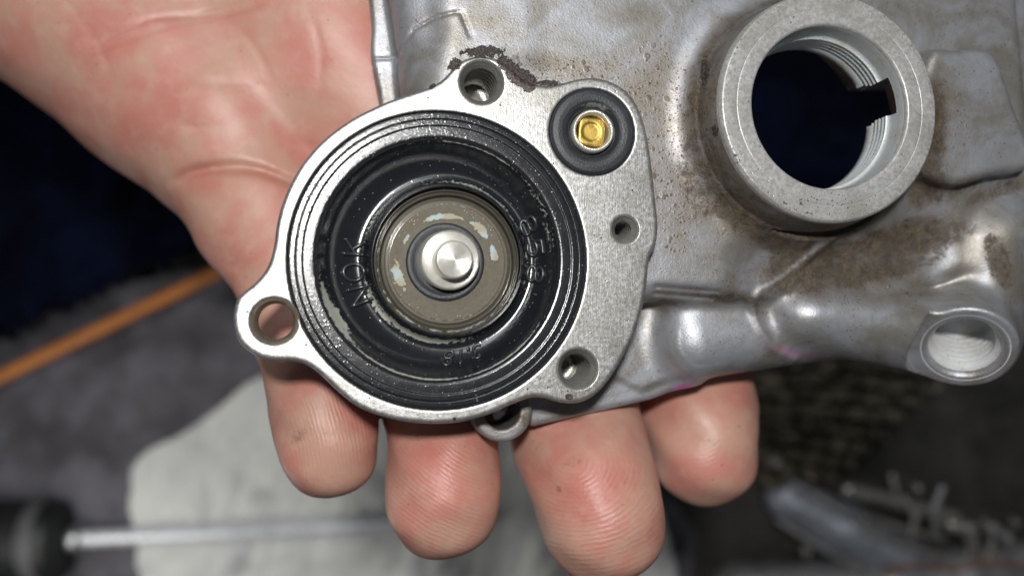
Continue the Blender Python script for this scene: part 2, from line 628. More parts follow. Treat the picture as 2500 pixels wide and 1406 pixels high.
def skin_material():
    M = Mat('skin')
    blot = M.noise(150, 3, 0.55, 0.4)
    mid = M.noise(48, 3, 0.6)
    base = M.mix(M.step(blot, 0.36, 0.66), (0.54, 0.31, 0.235), (0.55, 0.235, 0.19))
    base = M.mix(M.mul(M.step(mid, 0.45, 0.75), 0.35), base, (0.64, 0.40, 0.33))
    base = M.mix(M.mul(M.attr('blush'), 0.55), base, (0.56, 0.15, 0.12))
    ph = M.math('ADD', M.attr('ridge'), M.mul(M.noise(42, 2), 5.0))
    rid = M.math('MULTIPLY_ADD', M.math('SINE', ph), 0.5, 0.5)
    rm = M.attr('ridge_mask')
    base = M.mix(M.mul(M.math('SUBTRACT', 1.0, rid), rm, M.step(M.noise(38, 4, 0.7), 0.38, 0.68), 0.22), base, (0.36, 0.145, 0.10))
    grime = M.mul(M.step(M.math('ADD', M.attr('soot'), M.mul(M.math('SUBTRACT', M.noise(12, 4, 0.7), 0.5), 0.9)), 0.45, 0.75), 0.6)
    base = M.mix(grime, base, (0.17, 0.085, 0.06))
    fleck = M.mul(M.math('SUBTRACT', 1.0, M.step(M.voronoi(38), 0.04, 0.10)), M.step(M.noise(90, 2), 0.42, 0.58), 0.7)
    base = M.mix(fleck, base, (0.20, 0.10, 0.08))
    base = M.mix(M.mul(M.attr('crease'), 0.6), base, (0.42, 0.14, 0.10))
    h = M.math('ADD', M.mul(rid, rm, M.step(M.noise(30, 3), 0.25, 0.65), 0.34), M.mul(M.noise(13, 4, 0.65), 0.4))
    M.b.inputs['Subsurface Radius'].default_value = (1.0, 0.35, 0.2)
    M.b.inputs['Subsurface Scale'].default_value = 0.0011
    return M.set(color=base, rough=M.math('MULTIPLY_ADD', mid, 0.15, 0.36), sss=0.28, spec=0.5, normal=M.bump(h, 2.3))


CAST, FLANGE, RUBBER, SEAL, PLATE, STEEL, SKIN = (cast_material(), flange_material(), rubber_material(), seal_material(),
                                                  plate_material(), turned_steel(), skin_material())
BORE = bore_material('bore_aluminium', (0.74, 0.78, 0.80), 0.34, 0.25)
THREAD = bore_material('dark_thread_metal', (0.46, 0.45, 0.43), 0.34, 0.6)
PORTMAT = bore_material('zinc_port_thread', (0.74, 0.75, 0.77), 0.45, 0.15)
BRASS = plain('brass', (0.50, 0.34, 0.085), 0.42, 0.85, 0.2, 25, 0.4)


# ------------------------------------------------------------------ setting: the bench below
FZ = -4200.0
BS = 1.23          # the things down there were measured for a bench at -3000


def sheet(name, pts, z, mat, thick=0.0, parent=None):
    """flat polygon given as picture positions on the plane z"""
    P = [WP(x, y, z) for x, y in pts]
    n = len(P)
    if not thick:
        return make(name, P, [tuple(range(n))[::-1]], mat, parent, smooth=False)
    V = P + [p - np.array([0, 0, thick]) for p in P]
    F = [tuple(range(n))[::-1], tuple(range(n, 2 * n))] + [(i, (i + 1) % n, (i + 1) % n + n, i + n) for i in range(n)]
    return make(name, V, F, mat, parent, smooth=False)


def bench_material():
    M = Mat('dark_rubber_mat')
    n = M.noise(420, 5, 0.6)
    base = M.mix(M.step(n, 0.35, 0.7), (0.045, 0.042, 0.048), (0.14, 0.135, 0.16))
    return M.set(color=base, rough=0.7, normal=M.bump(M.noise(40, 3), 6))


def paper_material():
    M = Mat('oily_white_paper')
    n = M.noise(500, 4, 0.6)
    base = M.mix(M.step(n, 0.3, 0.7), (0.58, 0.59, 0.585), (0.76, 0.77, 0.74))
    base = M.mix(M.mul(M.step(M.noise(260, 4, 0.6), 0.55, 0.75), 0.6), base, (0.36, 0.37, 0.40))
    return M.set(color=base, rough=0.75)


def dark_floor_material():
    M = Mat('greasy_floor')
    n = M.noise(300, 5, 0.7)
    base = M.mix(M.step(n, 0.3, 0.75), (0.010, 0.009, 0.009), (0.05, 0.044, 0.036))
    return M.set(color=base, rough=0.6, normal=M.bump(M.noise(60, 4, 0.7), 18))


bench = sheet('bench_mat', [(-2600, 3400), (5200, 3400), (5200, -2600), (-2600, -2600)], FZ, dark_floor_material())
tag(bench, kind='structure')


# ------------------------------------------------------------------ pump housing
HO = O.copy()
housing = root('pump_housing', 'grimy cast aluminium pump housing with round flange and large threaded bore, held in the hand',
               'pump housing', HO)
housing.rotation_euler = FRAME.to_euler()

OUT = [(1176, 136), (1222, 146), (1252, 168), (1275, 190), (1303, 203), (1335, 208), (1370, 203), (1412, 192), (1456, 189),
       (1503, 203), (1540, 231), (1566, 276), (1584, 342), (1596, 431), (1603, 497), (1608, 548), (1603, 598), (1588, 628),
       (1584, 657), (1579, 706), (1567, 764), (1546, 825), (1520, 877), (1489, 926), (1458, 961), (1423, 981), (1388, 985),
       (1357, 980), (1328, 972), (1300, 971), (1272, 979), (1233, 995), (1189, 1014), (1123, 1031), (1057, 1035), (991, 1030),
       (925, 1015), (872, 992), (833, 963), (799, 931), (770, 905), (744, 889), (713, 882), (673, 881), (634, 873), (600, 852),
       (577, 824), (568, 782), (575, 736), (594, 713), (625, 687), (653, 650), (668, 600), (675, 548), (690, 492), (717, 432),
       (752, 380), (797, 334), (858, 290), (929, 254), (985, 233), (1048, 212), (1085, 190), (1110, 162), (1138, 143)]
OUTL = [LP(x, y, 0)[:2] for x, y in OUT]
OUTL = catmull(OUTL, 4)


def mask_blobs(px, py, blobs):
    m = np.zeros(len(px))
    for x, y, rx, ry, ang, st in blobs:
        c, s_ = math.cos(R(ang)), math.sin(R(ang))
        dx, dy = px - x, py - y
        u, v = (dx * c + dy * s_) / rx, (-dx * s_ + dy * c) / ry
        m = np.maximum(m, st * np.exp(-(u * u + v * v) ** 1.5))
    return m


CRUST = [(1180, 128, 62, 18, 0, 0.72), (1236, 158, 30, 20, 40, 0.8), (1275, 192, 38, 24, 25, 1), (1292, 208, 18, 20, 60, 1), (1110, 158, 22, 16, -40, 0.8),
         (1255, 178, 24, 24, 0, 0.8), (1340, 204, 40, 9, 0, 0.7), (1056, 212, 10, 6, -35, 0.9), (1390, 968, 12, 8, 0, 0.8), (1110, 1022, 7, 7, 0, 0.6)]
GRIME = [(1420, 955, 70, 40, 0, 1), (1450, 195, 90, 18, 0, 0.7), (1555, 300, 20, 90, -20, 0.6), (1330, 930, 60, 40, 0, 0.5), (1490, 820, 30, 30, 0, 0.5)]


def flange_attrs(V):
    px, py = to_px(V)
    return {'crust': mask_blobs(px, py, CRUST), 'grime': mask_blobs(px, py, GRIME)}


HOLES = [(1176, 201, 49, 190), (669, 784, 50, 200), (1526, 560, 29, 150), (1411, 900, 44, 190)]
f = Field((OUTL[:, 0].min() - 20, OUTL[:, 1].min() - 20, -92), (OUTL[:, 0].max() + 20, OUTL[:, 1].max() + 20, 14), 3.0)
f.slab(OUTL, 0, -78, 11)
f.cyl((0, 0, -200), (0, 0, 40), 366, 366, cut=True)
for hx, hy, hr, _ in HOLES:
    c = LP(hx, hy, 0)
    f.cyl((*c[:2], -200), (*c[:2], 40), hr + 5, hr + 5, cut=True)
    f.cyl((*c[:2], -9), (*c[:2], 8), hr + 2, hr + 11, cut=True)
SC = LP(1446, 322, 0)
f.cyl((*SC[:2], -26), (*SC[:2], 40), 111, 111, cut=True)
f.cyl((*SC[:2], -200), (*SC[:2], 40), 56, 56, cut=True)
V, F = f.mesh()
flange = make('flange', V, F, FLANGE, housing, flange_attrs(V))
flange['label'] = 'bright machined sealing flange'

# rough casting behind the flange
f = Field((-430, -520, -440), (1900, 820, 76), 5.0)


def pl(pts, w):
    return [LP(x, y, w)[:2] for x, y in pts]


DW = 26.0
BC = LP(2026, 262, 55 + DW)                # bore centre
f.slab(catmull(pl([(1100, -190), (1900, -200), (2780, -190), (2760, 300), (2740, 560), (2330, 690), (1980, 725), (1820, 735), (1600, 735), (1300, 800), (1110, 520), (1040, 260), (1065, 60)], -80), 4),
       -78, -340, 60)
f.slab(pl([(1440, 700), (1640, 640), (1720, 760), (1690, 900), (1560, 960), (1440, 900)], -240), -215, -330, 20, k=20)
f.slab(pl([(1590, 640), (2100, 640), (2100, 830), (1900, 860), (1690, 870)], -200), -175, -330, 20, k=80)
f.slab(catmull(pl([(968, -190), (1300, -190), (1300, 330), (1010, 380), (985, 250), (972, 120)], -120), 4), -112, -340, 80, k=60)
f.slab(catmull(pl([(915, -190), (1200, -190), (1200, 380), (950, 380), (926, 240), (906, 130), (908, 60)], -240), 4), -232, -330, 14, k=26)
f.cyl((0, 0, -235), (0, 0, -40), 352, 362, k=10, rnd=12)
f.slab(OUTL, -40, -190, 12, grow=-34, k=14)
# lug behind the flange near the second bolt and the rail under it
f.slab(pl([(1150, 940), (1330, 900), (1620, 850), (1700, 930), (1585, 975), (1300, 1040), (1180, 1010)], -240), -222, -300, 14, k=8)
# lower lobe, transfer tube, port neck and shoulder
f.cone(LP(1688, 832, -235), LP(2080, 790, -245), 108, 92, k=60)
f.cone(LP(1688, 840, -270), LP(1600, 880, -330), 100, 90, k=10)
f.cone(LP(1965, 757, -170), LP(2370, 830, -175), 108, 128, k=30)
f.cone(LP(2415, 590, -140), LP(2385, 790, -170), 112, 116, k=34)
f.cone(LP(2445, 565, -145), LP(2760, 530, -150), 108, 100, k=34)
f.cone(LP(2245, 545, -120), LP(2270, 560, -120), 34, 30, k=30)
# hollow between collar and tube, lower shelf at the far right
f.cone(LP(1900, 655, -10), LP(2290, 600, -20), 92, 96, k=70, cut=True)
f.slab(pl([(2452, -260), (2900, -260), (2900, 330), (2510, 330)], -100), 200, -135, 30, k=40, cut=True)
# plate beside the collar
f.slab(catmull(pl([(2262, 142), (2340, 122), (2412, 122), (2442, 160), (2476, 260), (2520, 400), (2420, 430), (2330, 450), (2250, 400)], -10), 4), 0, -200, 26, k=26)
# collar
f.cyl((*BC[:2], -180), (*BC[:2], 55 + DW), 332, 293, k=78, rnd=5)
for a0 in range(-112, -38, 4):
    q0, q1 = (np.array([BC[0] + 312 * math.cos(R(a)), BC[1] + 312 * math.sin(R(a)), -46]) for a in (a0, a0 + 4))
    rr = 24 * math.sin(math.pi * (a0 + 114) / 78)
    f.cone(q0, q1, rr, rr, cut=True, k=6)
f.emboss(catmull(pl([(2012, 590), (1945, 650), (1850, 712), (1848, 770), (1895, 850), (1960, 880)], -120), 6, False), 12, 6, -420, 10)
f.emboss(pl([(1600, 700), (1755, 712)], -90), 6, -7, -420, 10)
f.emboss(pl([(1600, 715), (1752, 726)], -90), 6, -7, -420, 10)
f.emboss(pl([(975, 118), (1010, 70), (1060, 48), (1122, 40), (1146, 100)], -110), 4, -5, -420, 10)
f.emboss(pl([(905, 146), (968, 142)], -235), 3, -6, -420, -180)
# hollows
f.cyl((*BC[:2], -460), (*BC[:2], -118), 330, 330, cut=True, k=8)
f.slab([(BC[0], BC[1] - 120), (BC[0] + 480, BC[1] - 90), (BC[0] + 480, BC[1] + 170), (BC[0], BC[1] + 150)], -112, -500, 20, cut=True)
f.cyl((*BC[:2], -500), (*BC[:2], 120), 219, 219, cut=True)
ca, sa = math.cos(R(13)), math.sin(R(13))
slot = [(BC[0] + x * ca - y * sa, BC[1] + x * sa + y * ca) for x, y in ((150, -50), (289, -50), (289, 50), (150, 50))]
f.slab(slot, 30 + DW, -500, 2, cut=True)
f.cyl((0, 0, -230), (0, 0, 40), 352, 352, cut=True)
f.cyl((0, 0, -230), (0, 0, -90), 340, 340, cut=True)
for hx, hy, hr, dep in HOLES:
    c = LP(hx, hy, 0)
    f.cyl((*c[:2], -dep - 60), (*c[:2], 40), hr + 6, hr + 6, cut=True)
f.cyl((*SC[:2], -190), (*SC[:2], 40), 56, 56, cut=True)
# small lug with a plain hole
LG = LP(1226, 1003, -150)
f.cyl((*LG[:2], -345), (*LG[:2], -150), 88, 80, k=10, rnd=7)
f.cyl((*LG[:2], -338), (*LG[:2], 0), 48, 48, cut=True)
# threaded port, leaning downwards
PN = np.array([-0.50, -0.68, 0.80])
PN /= np.linalg.norm(PN)
PC = LP(2356, 850, -74)
f.cyl(PC - PN * 150, PC, 136, 134, k=26, rnd=10)
f.cyl(PC + PN * 1, PC + PN * 120, 150, 150, cut=True)
f.cyl(PC - PN * 190, PC + PN * 60, 92, 92, cut=True)
f.cyl(PC - PN * 16, PC + PN * 20, 88, 116, cut=True)
V, F = f.mesh()
px, py = to_px(V)
rho = np.hypot(V[:, 0] - BC[0], V[:, 1] - BC[1])
phi = np.degrees(np.arctan2(V[:, 1] - BC[1], V[:, 0] - BC[0])) % 360
skirt = np.exp(-((rho - 318) / 30) ** 2) * (0.62 + 0.30 * np.clip(1.3 - np.abs((phi - 285 + 180) % 360 - 180) / 80, 0, 1))
rim_d = seg_dist(V[:, 0], V[:, 1], OUTL, True)
skirt = np.maximum(skirt, 0.55 * np.exp(-(rim_d / 16) ** 2) * (V[:, 2] < -20) * (V[:, 2] > -160))
DIRT = [(1990, 650, 170, 75, -12, 1), (1900, 590, 120, 40, 20, 0.9), (2200, 590, 190, 60, -15, 1), (2130, 660, 200, 45, -12, 0.9),
        (2262, 460, 70, 60, -30, 0.9), (2278, 320, 40, 150, 3, 1.0), (1720, 640, 40, 20, 0, 0.35), (1840, 740, 60, 30, 40, 0.6),
        (1690, 330, 26, 120, 8, 0.6), (1720, 170, 22, 70, 10, 0.55), (2440, 640, 36, 90, -15, 0.8), (2360, 455, 130, 30, -22, 0.6),
        (1720, 712, 150, 14, 4, 0.5), (1650, 740, 140, 16, 8, 0.5), (1870, 830, 26, 70, -30, 0.5), (1830, 540, 150, 50, 35, 0.8), (1700, 470, 40, 110, -25, 0.6), (1780, 725, 190, 20, 4, 0.6), (2420, 470, 120, 26, -20, 0.7), (2060, 885, 190, 12, 10, 0.5),
        (1560, 20, 60, 50, 0, 0.3), (1260, 1030, 60, 40, 0, 0.5), (1010, 120, 40, 90, 10, 0.25), (1290, 150, 80, 30, 15, 0.5)]
CG = [(1640, 400, 90, 260, 0, 1), (1450, 170, 230, 40, 0, 1), (1600, 220, 120, 120, 0, 0.9), (1750, 480, 120, 120, 0, 0.6), (2330, 300, 60, 180, 0, 0.6),
      (2080, 700, 300, 60, 0, 0.6), (1230, 60, 200, 70, 0, 0.35), (1730, 300, 60, 200, 0, 0.8)]
casting = make('casting', V, F, CAST, housing,
               {'dirt': np.maximum(skirt, mask_blobs(px, py, DIRT)) * (1 - 0.45 * np.exp(-(seg_dist(px, py, [(2008, 592), (1940, 650), (1845, 718)], False) / 9) ** 2)), 'grime': mask_blobs(px, py, CG), 'crust': mask_blobs(px, py, CRUST + [(1720, 180, 16, 50, 5, 0.6), (1745, 320, 12, 20, 0, 0.6)]),
                'pink': np.maximum(mask_blobs(px, py, [(1668, 944, 25, 9, -8, 1)]), np.maximum(0.35 * mask_blobs(px, py, [(1935, 862, 46, 10, 15, 1)]), 0.22 * mask_blobs(px, py, [(2130, 900, 220, 14, 11, 1), (1800, 925, 200, 8, -11, 1)])))})
casting['label'] = 'dull grey cast body with baked-on brown dirt'


# machined ring face and threaded wall of the large bore
prof = [(296, 36), (295.5, 50), (295, 52), (290, 58.5), (288.5, 59.5), (286, 60), (254, 60.2), (252.5, 60), (251.5, 58.8), (250.5, 60), (249, 60.2), (217, 60.4), (215, 60), (212.5, 58), (211, 56), (209.5, 53), (209, 50)]
V, F = lathe(prof, 160, centre=(BC[0], BC[1], DW))
make('collar_face', V, F, flange_material('worn_collar_aluminium', 0.30), housing, {'crust': 0.33 * mask_blobs(*to_px(V), [(2010, 500, 240, 60, 0, 1), (1800, 380, 30, 60, 0, 1)]), 'grime': 0.6 * np.exp(-((np.hypot(V[:, 0] - BC[0], V[:, 1] - BC[1]) - 280) / 12) ** 2) + 0.4 * np.exp(-((np.hypot(V[:, 0] - BC[0], V[:, 1] - BC[1]) - 198) / 8) ** 2)})
prof = [(203, 50), (202, 45), (201.5, 28), (201.2, 21), (201, 19), (200.5, 10), (200, -4), (199.5, -14), (194, -17)]
z = -17
for i in range(4):
    prof += [(192, z - 1), (192, z - 3), (200, z - 9), (200, z - 11), (192, z - 16)]
    z -= 17
prof += [(192, z - 3), (191, z - 5), (191, z - 24), (194, z - 28), (216, z - 30)]
SA = R(13)


def keep_slot(wv, th):
    d = np.abs((th - SA + math.pi) % (2 * math.pi) - math.pi)
    lim = np.where(wv < 20, 0.235 + 0.09 * np.clip((-48 - wv) / 60, 0, 1) ** 1.5, 0.0)
    return ~(d < lim)


prof = [(a_ + 6, b_) for a_, b_ in prof]
V, F = lathe(prof, 256, keep_slot, (BC[0], BC[1], DW))
make('bore_thread', V, F, BORE, housing)

# threads in the bolt holes
for (hx, hy, hr, dep) in HOLES:
    c = LP(hx, hy, 0)
    if hx == 669:                                            # plain through bolt hole
        p = [(hr + 10, 0.8), (hr + 4, -6), (hr - 1, -9), (hr - 2, -22), (hr - 7, -26), (hr - 7, -62), (hr - 3, -84), (hr + 6, -90)]
    else:
        p = [(hr + 9, 0.8), (hr + 6, -1.5), (hr + 4, -6), (hr + 3, -9)]
        z = -12
        pitch = 18 if hr < 35 else 25
        while z > -dep:
            p += [(hr + 2.5, z), (hr - 7, z - pitch * 0.42), (hr - 7, z - pitch * 0.55), (hr + 2.5, z - pitch * 0.97)]
            z -= pitch
        p += [(hr - 6, -dep - 4), (hr * 0.5, -dep - 20), (0.5, -dep - 30)]
    V, F = lathe(p, 72, centre=(c[0], c[1], 0))
    o = make('bolt_hole' if hx == 669 else 'threaded_hole', V, F, bore_material('worn_hole_metal', (0.42, 0.36, 0.29), 0.36) if hx == 669 else THREAD, housing)

# threaded wall of the leaning port
A1 = np.cross((0, 1, 0), PN)
A1 /= np.linalg.norm(A1)
FR = np.stack([A1, np.cross(PN, A1), PN], 1)
p = [(113, 1.6), (111, 1.4), (101, -7), (95, -12), (92, -15), (91, -26)]
z = -28
while z > -150:
    p += [(91, z), (79, z - 9), (79, z - 12), (91, z - 20)]
    z -= 22
p += [(84, -168), (60, -176), (0.5, -178)]
V, F = lathe(p, 96, centre=PC, axis=FR)
make('port_thread', V, F, PORTMAT, housing)
# cut thread of the side fitting at the right edge
Q = LP(2500, 655, -95)
parts = []
for i in range(4):
    th = np.linspace(0, 2 * math.pi, 40, endpoint=False)
    c = Q + np.array([i * 13, 0, -i * 2.0])
    parts.append(tube(np.stack([c[0] + 8 * np.cos(th), c[1] + 50 * np.sin(th), c[2] + 50 * np.cos(th)], 1), 6, 8, True))
make('side_thread', *join(parts), PORTMAT, housing)

# inner sleeve of the small valve
p = [(52, -60), (55, -8), (54, 8), (51, 12), (47, 12.5), (44, 9), (42, -4), (41, -120), (0.5, -124)]
V, F = lathe(p, 72, centre=(SC[0], SC[1], 0))
make('valve_sleeve', V, F, STEEL, housing)

# ------------------------------------------------------------------ rubber diaphragm
dia = root('rubber_diaphragm', 'oily black rubber diaphragm with embossed NOK, 858 and steel pin, seated in the round flange',
           'diaphragm', HO)
dia.rotation_euler = FRAME.to_euler()
key = [(364, -60), (364.5, -6), (363, -1.5), (359, 0), (347.5, 0), (346.6, -0.6), (346, -4), (345, -4), (344.4, -0.6), (343.5, 0), (331, -0.1), (329.5, -0.6),
       (328.6, -2.2), (327.6, -2.4), (322, -2.5), (312, -2.8), (305, -3.2), (300, -4.5), (296, -8), (292, -15), (287, -24), (280, -38), (270, -52), (258, -63), (244, -71), (230, -77), (220, -79.5), (211, -79),
       (204, -74), (199, -63), (195, -50), (191.5, -39), (188.5, -33), (186, -31), (184, -31), (182.5, -36), (181, -48), (178, -52), (60, -52)]
key = np.array(key, float)
s_ = np.concatenate([[0], np.cumsum(np.hypot(*np.diff(key, axis=0).T))])
t = np.linspace(0, s_[-1], 460)
prof = np.stack([np.interp(t, s_, key[:, 0]), np.interp(t, s_, key[:, 1])], 1)
sm = prof.copy()
for _ in range(170):
    sm[1:-1] = 0.25 * sm[:-2] + 0.5 * sm[1:-1] + 0.25 * sm[2:]
wt = np.clip((296 - prof[:, 0]) / 12, 0, 1) * np.clip((prof[:, 0] - 185) / 5, 0, 1)
for _ in range(2):
    prof[1:-1] = 0.25 * prof[:-2] + 0.5 * prof[1:-1] + 0.25 * prof[2:]
prof = prof * (1 - wt[:, None]) + sm * wt[:, None]
V, F = lathe(prof, 360)
r_ = np.hypot(V[:, 0], V[:, 1])
an = np.degrees(np.arctan2(V[:, 1], V[:, 0])) % 360      # 0 = right, 90 = up in the picture


def arc(a, c, wdt):
    d = np.abs((a - c + 180) % 360 - 180)
    return np.clip(1.25 - d / wdt, 0, 1)


g = lambda c, wd: np.exp(-((r_ - c) / wd) ** 2)
milk = np.zeros(len(V))
for m in (0.95 * g(290, 9) * arc(an, 207, 26), 0.95 * g(283, 10) * arc(an, 210, 14), 0.85 * g(293, 3.0) * arc(an, 250, 55), 0.75 * g(293, 2.5) * arc(an, 305, 40), 0.62 * g(293, 2.5) * arc(an, 70, 60), 0.5 * g(290, 10) * arc(an, 30, 20),
          0.48 * g(284, 14) * arc(an, 14, 24), 0.85 * g(202, 9) * arc(an, 248, 60), 0.66 * g(207, 13) * arc(an, 215, 40), 0.62 * g(201, 9) * arc(an, 60, 75), 0.45 * g(206, 12) * arc(an, 0, 60), 0.5 * g(208, 10) * arc(an, 150, 40)):
    milk = np.maximum(milk, m)
rim = np.where((r_ > 296) & (r_ < 362), 0.22 + 0.78 * arc(an, 145, 75), 0.1)


def sag(x, r):
    # the soft centre hangs a little to one side
    q = np.clip((288 - r) / 84, 0, 1)
    return x + 20 * q * q * (3 - 2 * q)


V[:, 0] = sag(V[:, 0], r_)
make('membrane', V, F, RUBBER, dia, {'milk': milk, 'rim': rim})


def glyph_path(ch):
    def arc_(cx, cy, rx, ry, a0, a1, n=22):
        return [(cx + rx * math.cos(R(a0 + (a1 - a0) * i / n)), cy + ry * math.sin(R(a0 + (a1 - a0) * i / n))) for i in range(n + 1)]
    return {
        '8': [(arc_(0, 0.74, 0.36, 0.25, 0, 360)[:-1], True), (arc_(0, 0.25, 0.42, 0.26, 0, 360)[:-1], True)],
        '5': [([(0.36, 0.97), (-0.30, 0.97), (-0.36, 0.52)] + arc_(-0.02, 0.33, 0.40, 0.31, 130, -140), False)],
        'N': [([(-0.42, 0.0), (-0.42, 1.0), (0.42, 0.0), (0.42, 1.0)], False)],
        'O': [(arc_(0, 0.5, 0.46, 0.5, 0, 360)[:-1], True)],
        'K': [([(-0.36, 0), (-0.36, 1)], False), ([(0.42, 1), (-0.36, 0.40)], False), ([(-0.1, 0.6), (0.44, 0)], False)],
        '3': [(arc_(0, 0.74, 0.36, 0.25, 150, -80) + arc_(0, 0.25, 0.42, 0.26, 85, -150), False)],
        '1': [([(-0.22, 0.82), (0, 1), (0, 0)], False)],
        '.': [(arc_(0, 0.08, 0.07, 0.06, 0, 360, 8)[:-1], True)],
    }[ch]


def bowl(r):
    return np.interp(r, prof[::-1, 0], prof[::-1, 1])


def dense(pts, closed):
    P = [np.array(p) for p in pts]
    if closed:
        P.append(P[0])
    out = []
    for a, b in zip(P[:-1], P[1:]):
        n = max(1, int(np.linalg.norm(b - a) / 0.06))
        out += [a + (b - a) * i / n for i in range(n)]
    return out if closed else out + [P[-1]]


LETTER = Mat('moulded_rubber_lettering').set(color=(0.022, 0.023, 0.027), rough=0.30, spec=0.8)


def letter(ch, angle, r0, h, wd, name, stroke):
    parts = []
    for pts, closed in glyph_path(ch):
        path = []
        for x, y in dense(pts, closed):
            rr = r0 + (y - 0.5) * h
            a = R(angle) - x * wd / r0
            path.append((sag(rr * math.cos(a), rr), rr * math.sin(a), bowl(rr) + 3.2))
        parts.append(tube(path, stroke, 8, closed))
    V, F = join(parts)
    o = make(name, V, F, LETTER, dia)
    return o


for ch, a in (('N', 202), ('O', 187.0), ('K', 171.5)):
    letter(ch, a, 226, 40, 45, 'letter', 5.2)
for ch, a in (('8', 23.0), ('5', 8.5), ('8', -7.5)):
    letter(ch, a, 238, 52, 48, 'digit', 5.0)
for ch, a in (('3', -69.0), ('.', -74.8), ('1', -79.5), ('8', -87.0)):
    letter(ch, a, 243, 34, 27, 'digit' if ch != '.' else 'point', 3.7)

PCX, PCY = 22, -4
key2 = np.array([(162, -52), (162, -34), (160.5, -30.5), (158.5, -30), (157, -32), (156, -36), (154, -36), (153, -31.5), (151, -30.5), (149, -33), (148, -44), (146, -47), (133, -47)], float)
s2 = np.concatenate([[0], np.cumsum(np.hypot(*np.diff(key2, axis=0).T))])
key2[:, 0] *= 1.115
t = np.linspace(0, s2[-1], 60)
V, F = lathe(np.stack([np.interp(t, s2, key2[:, 0]), np.interp(t, s2, key2[:, 1])], 1), 200, centre=(PCX * 0.9, PCY, 0))
r_ = np.hypot(V[:, 0] - PCX * 0.9, V[:, 1] - PCY) / 1.115
an = np.degrees(np.arctan2(V[:, 1] - PCY, V[:, 0] - PCX * 0.9)) % 360
make('retaining_ring', V, F, plate_material('brown_retaining_ring', 0.45), dia, {'milk': 0.62 * g(154, 3.5) * arc(an, 260, 170), 'froth': 0 * r_})
p = [(139, -48), (138, -41), (136, -39.5), (131, -39.5), (129.5, -38), (128, -38), (105, -39), (60, -40)]
key2 = np.array(p, float)
s2 = np.concatenate([[0], np.cumsum(np.hypot(*np.diff(key2, axis=0).T))])
key2[:, 0] *= 1.115
t = np.linspace(0, s2[-1], 90)
V, F = lathe(np.stack([np.interp(t, s2, key2[:, 0]), np.interp(t, s2, key2[:, 1])], 1), 240, centre=(PCX * 0.9, PCY, 0))
r_ = np.hypot(V[:, 0] - PCX * 0.9, V[:, 1] - PCY) / 1.115
an = np.degrees(np.arctan2(V[:, 1] - PCY, V[:, 0] - PCX * 0.9)) % 360
milk = np.zeros(len(V))
for m in (0.9 * g(103, 9) * arc(an, 95, 45), 0.95 * g(106, 13) * arc(an, 45, 22), 0.9 * g(108, 12) * arc(an, 10, 16), 1.0 * g(112, 13) * arc(an, 195, 24), 0.7 * g(104, 8) * arc(an, 150, 16), 0.62 * g(130, 2) * arc(an, 270, 75), 0.6 * g(130, 2) * arc(an, 90, 60),
          0.75 * g(152, 4) * arc(an, 260, 150), 0.6 * g(144, 3) * arc(an, 90, 170)):
    milk = np.maximum(milk, m)
froth = np.maximum.reduce([0.9 * g(122, 10) * arc(an, 40, 50), 0.9 * g(124, 10) * arc(an, 215, 45), 0.6 * g(122, 9) * arc(an, 270, 40), 0.55 * g(118, 14) * arc(an, 140, 40)])
make('backing_plate', V, F, PLATE, dia, {'milk': milk, 'froth': froth})
p = [(98, -41), (97, -35), (93, -32), (84, -33), (78, -36), (76, -37), (60, -37)]
V, F = lathe(p, 96, centre=(PCX * 0.7, PCY, 0))
make('rubber_collar', V, F, SEAL, dia, {'milk': np.zeros(len(V))})
p = [(74, -45), (73.5, 2), (72, 8), (68, 11), (58, 11.5), (51, 9), (47.5, 10), (45.5, 16), (45, 56), (43.5, 60), (40, 61.5), (0.5, 62)]
AX = np.array([0.10, -0.06, 1.0])
AX /= np.linalg.norm(AX)
B1 = np.cross((0, 1, 0), AX)
B1 /= np.linalg.norm(B1)
V, F = lathe(p, 96)
pin = make('pin', V, F, STEEL, dia)
pin.location = Vector((PCX + 2, PCY + 2, 0)) * K
pin.rotation_euler = Matrix(np.stack([B1, np.cross(AX, B1), AX], 1).tolist()).to_euler()

# ------------------------------------------------------------------ small seal ring and brass plunger
seal = root('seal_ring', 'small black rubber seal ring around the brass plunger, set in the flange corner', 'seal ring', HO)
seal.rotation_euler = FRAME.to_euler()
p = [(110, -26), (110, -2), (108, 5), (103, 9), (90, 11), (78, 10), (70, 6), (66, -1), (62, -8), (58, -10), (56.5, -20)]
key3 = np.array(p, float)
t = np.linspace(0, len(p) - 1, 50)
V, F = lathe(np.stack([np.interp(t, range(len(p)), key3[:, 0]), np.interp(t, range(len(p)), key3[:, 1])], 1), 144, centre=(SC[0], SC[1], 0))
r_ = np.hypot(V[:, 0] - SC[0], V[:, 1] - SC[1])
an = np.degrees(np.arctan2(V[:, 1] - SC[1], V[:, 0] - SC[0])) % 360
make('rubber_ring', V, F, SEAL, seal, {'milk': np.maximum(0.75 * g(68, 7) * arc(an, 80, 60), 0.5 * g(66, 5) * arc(an, 260, 60))})

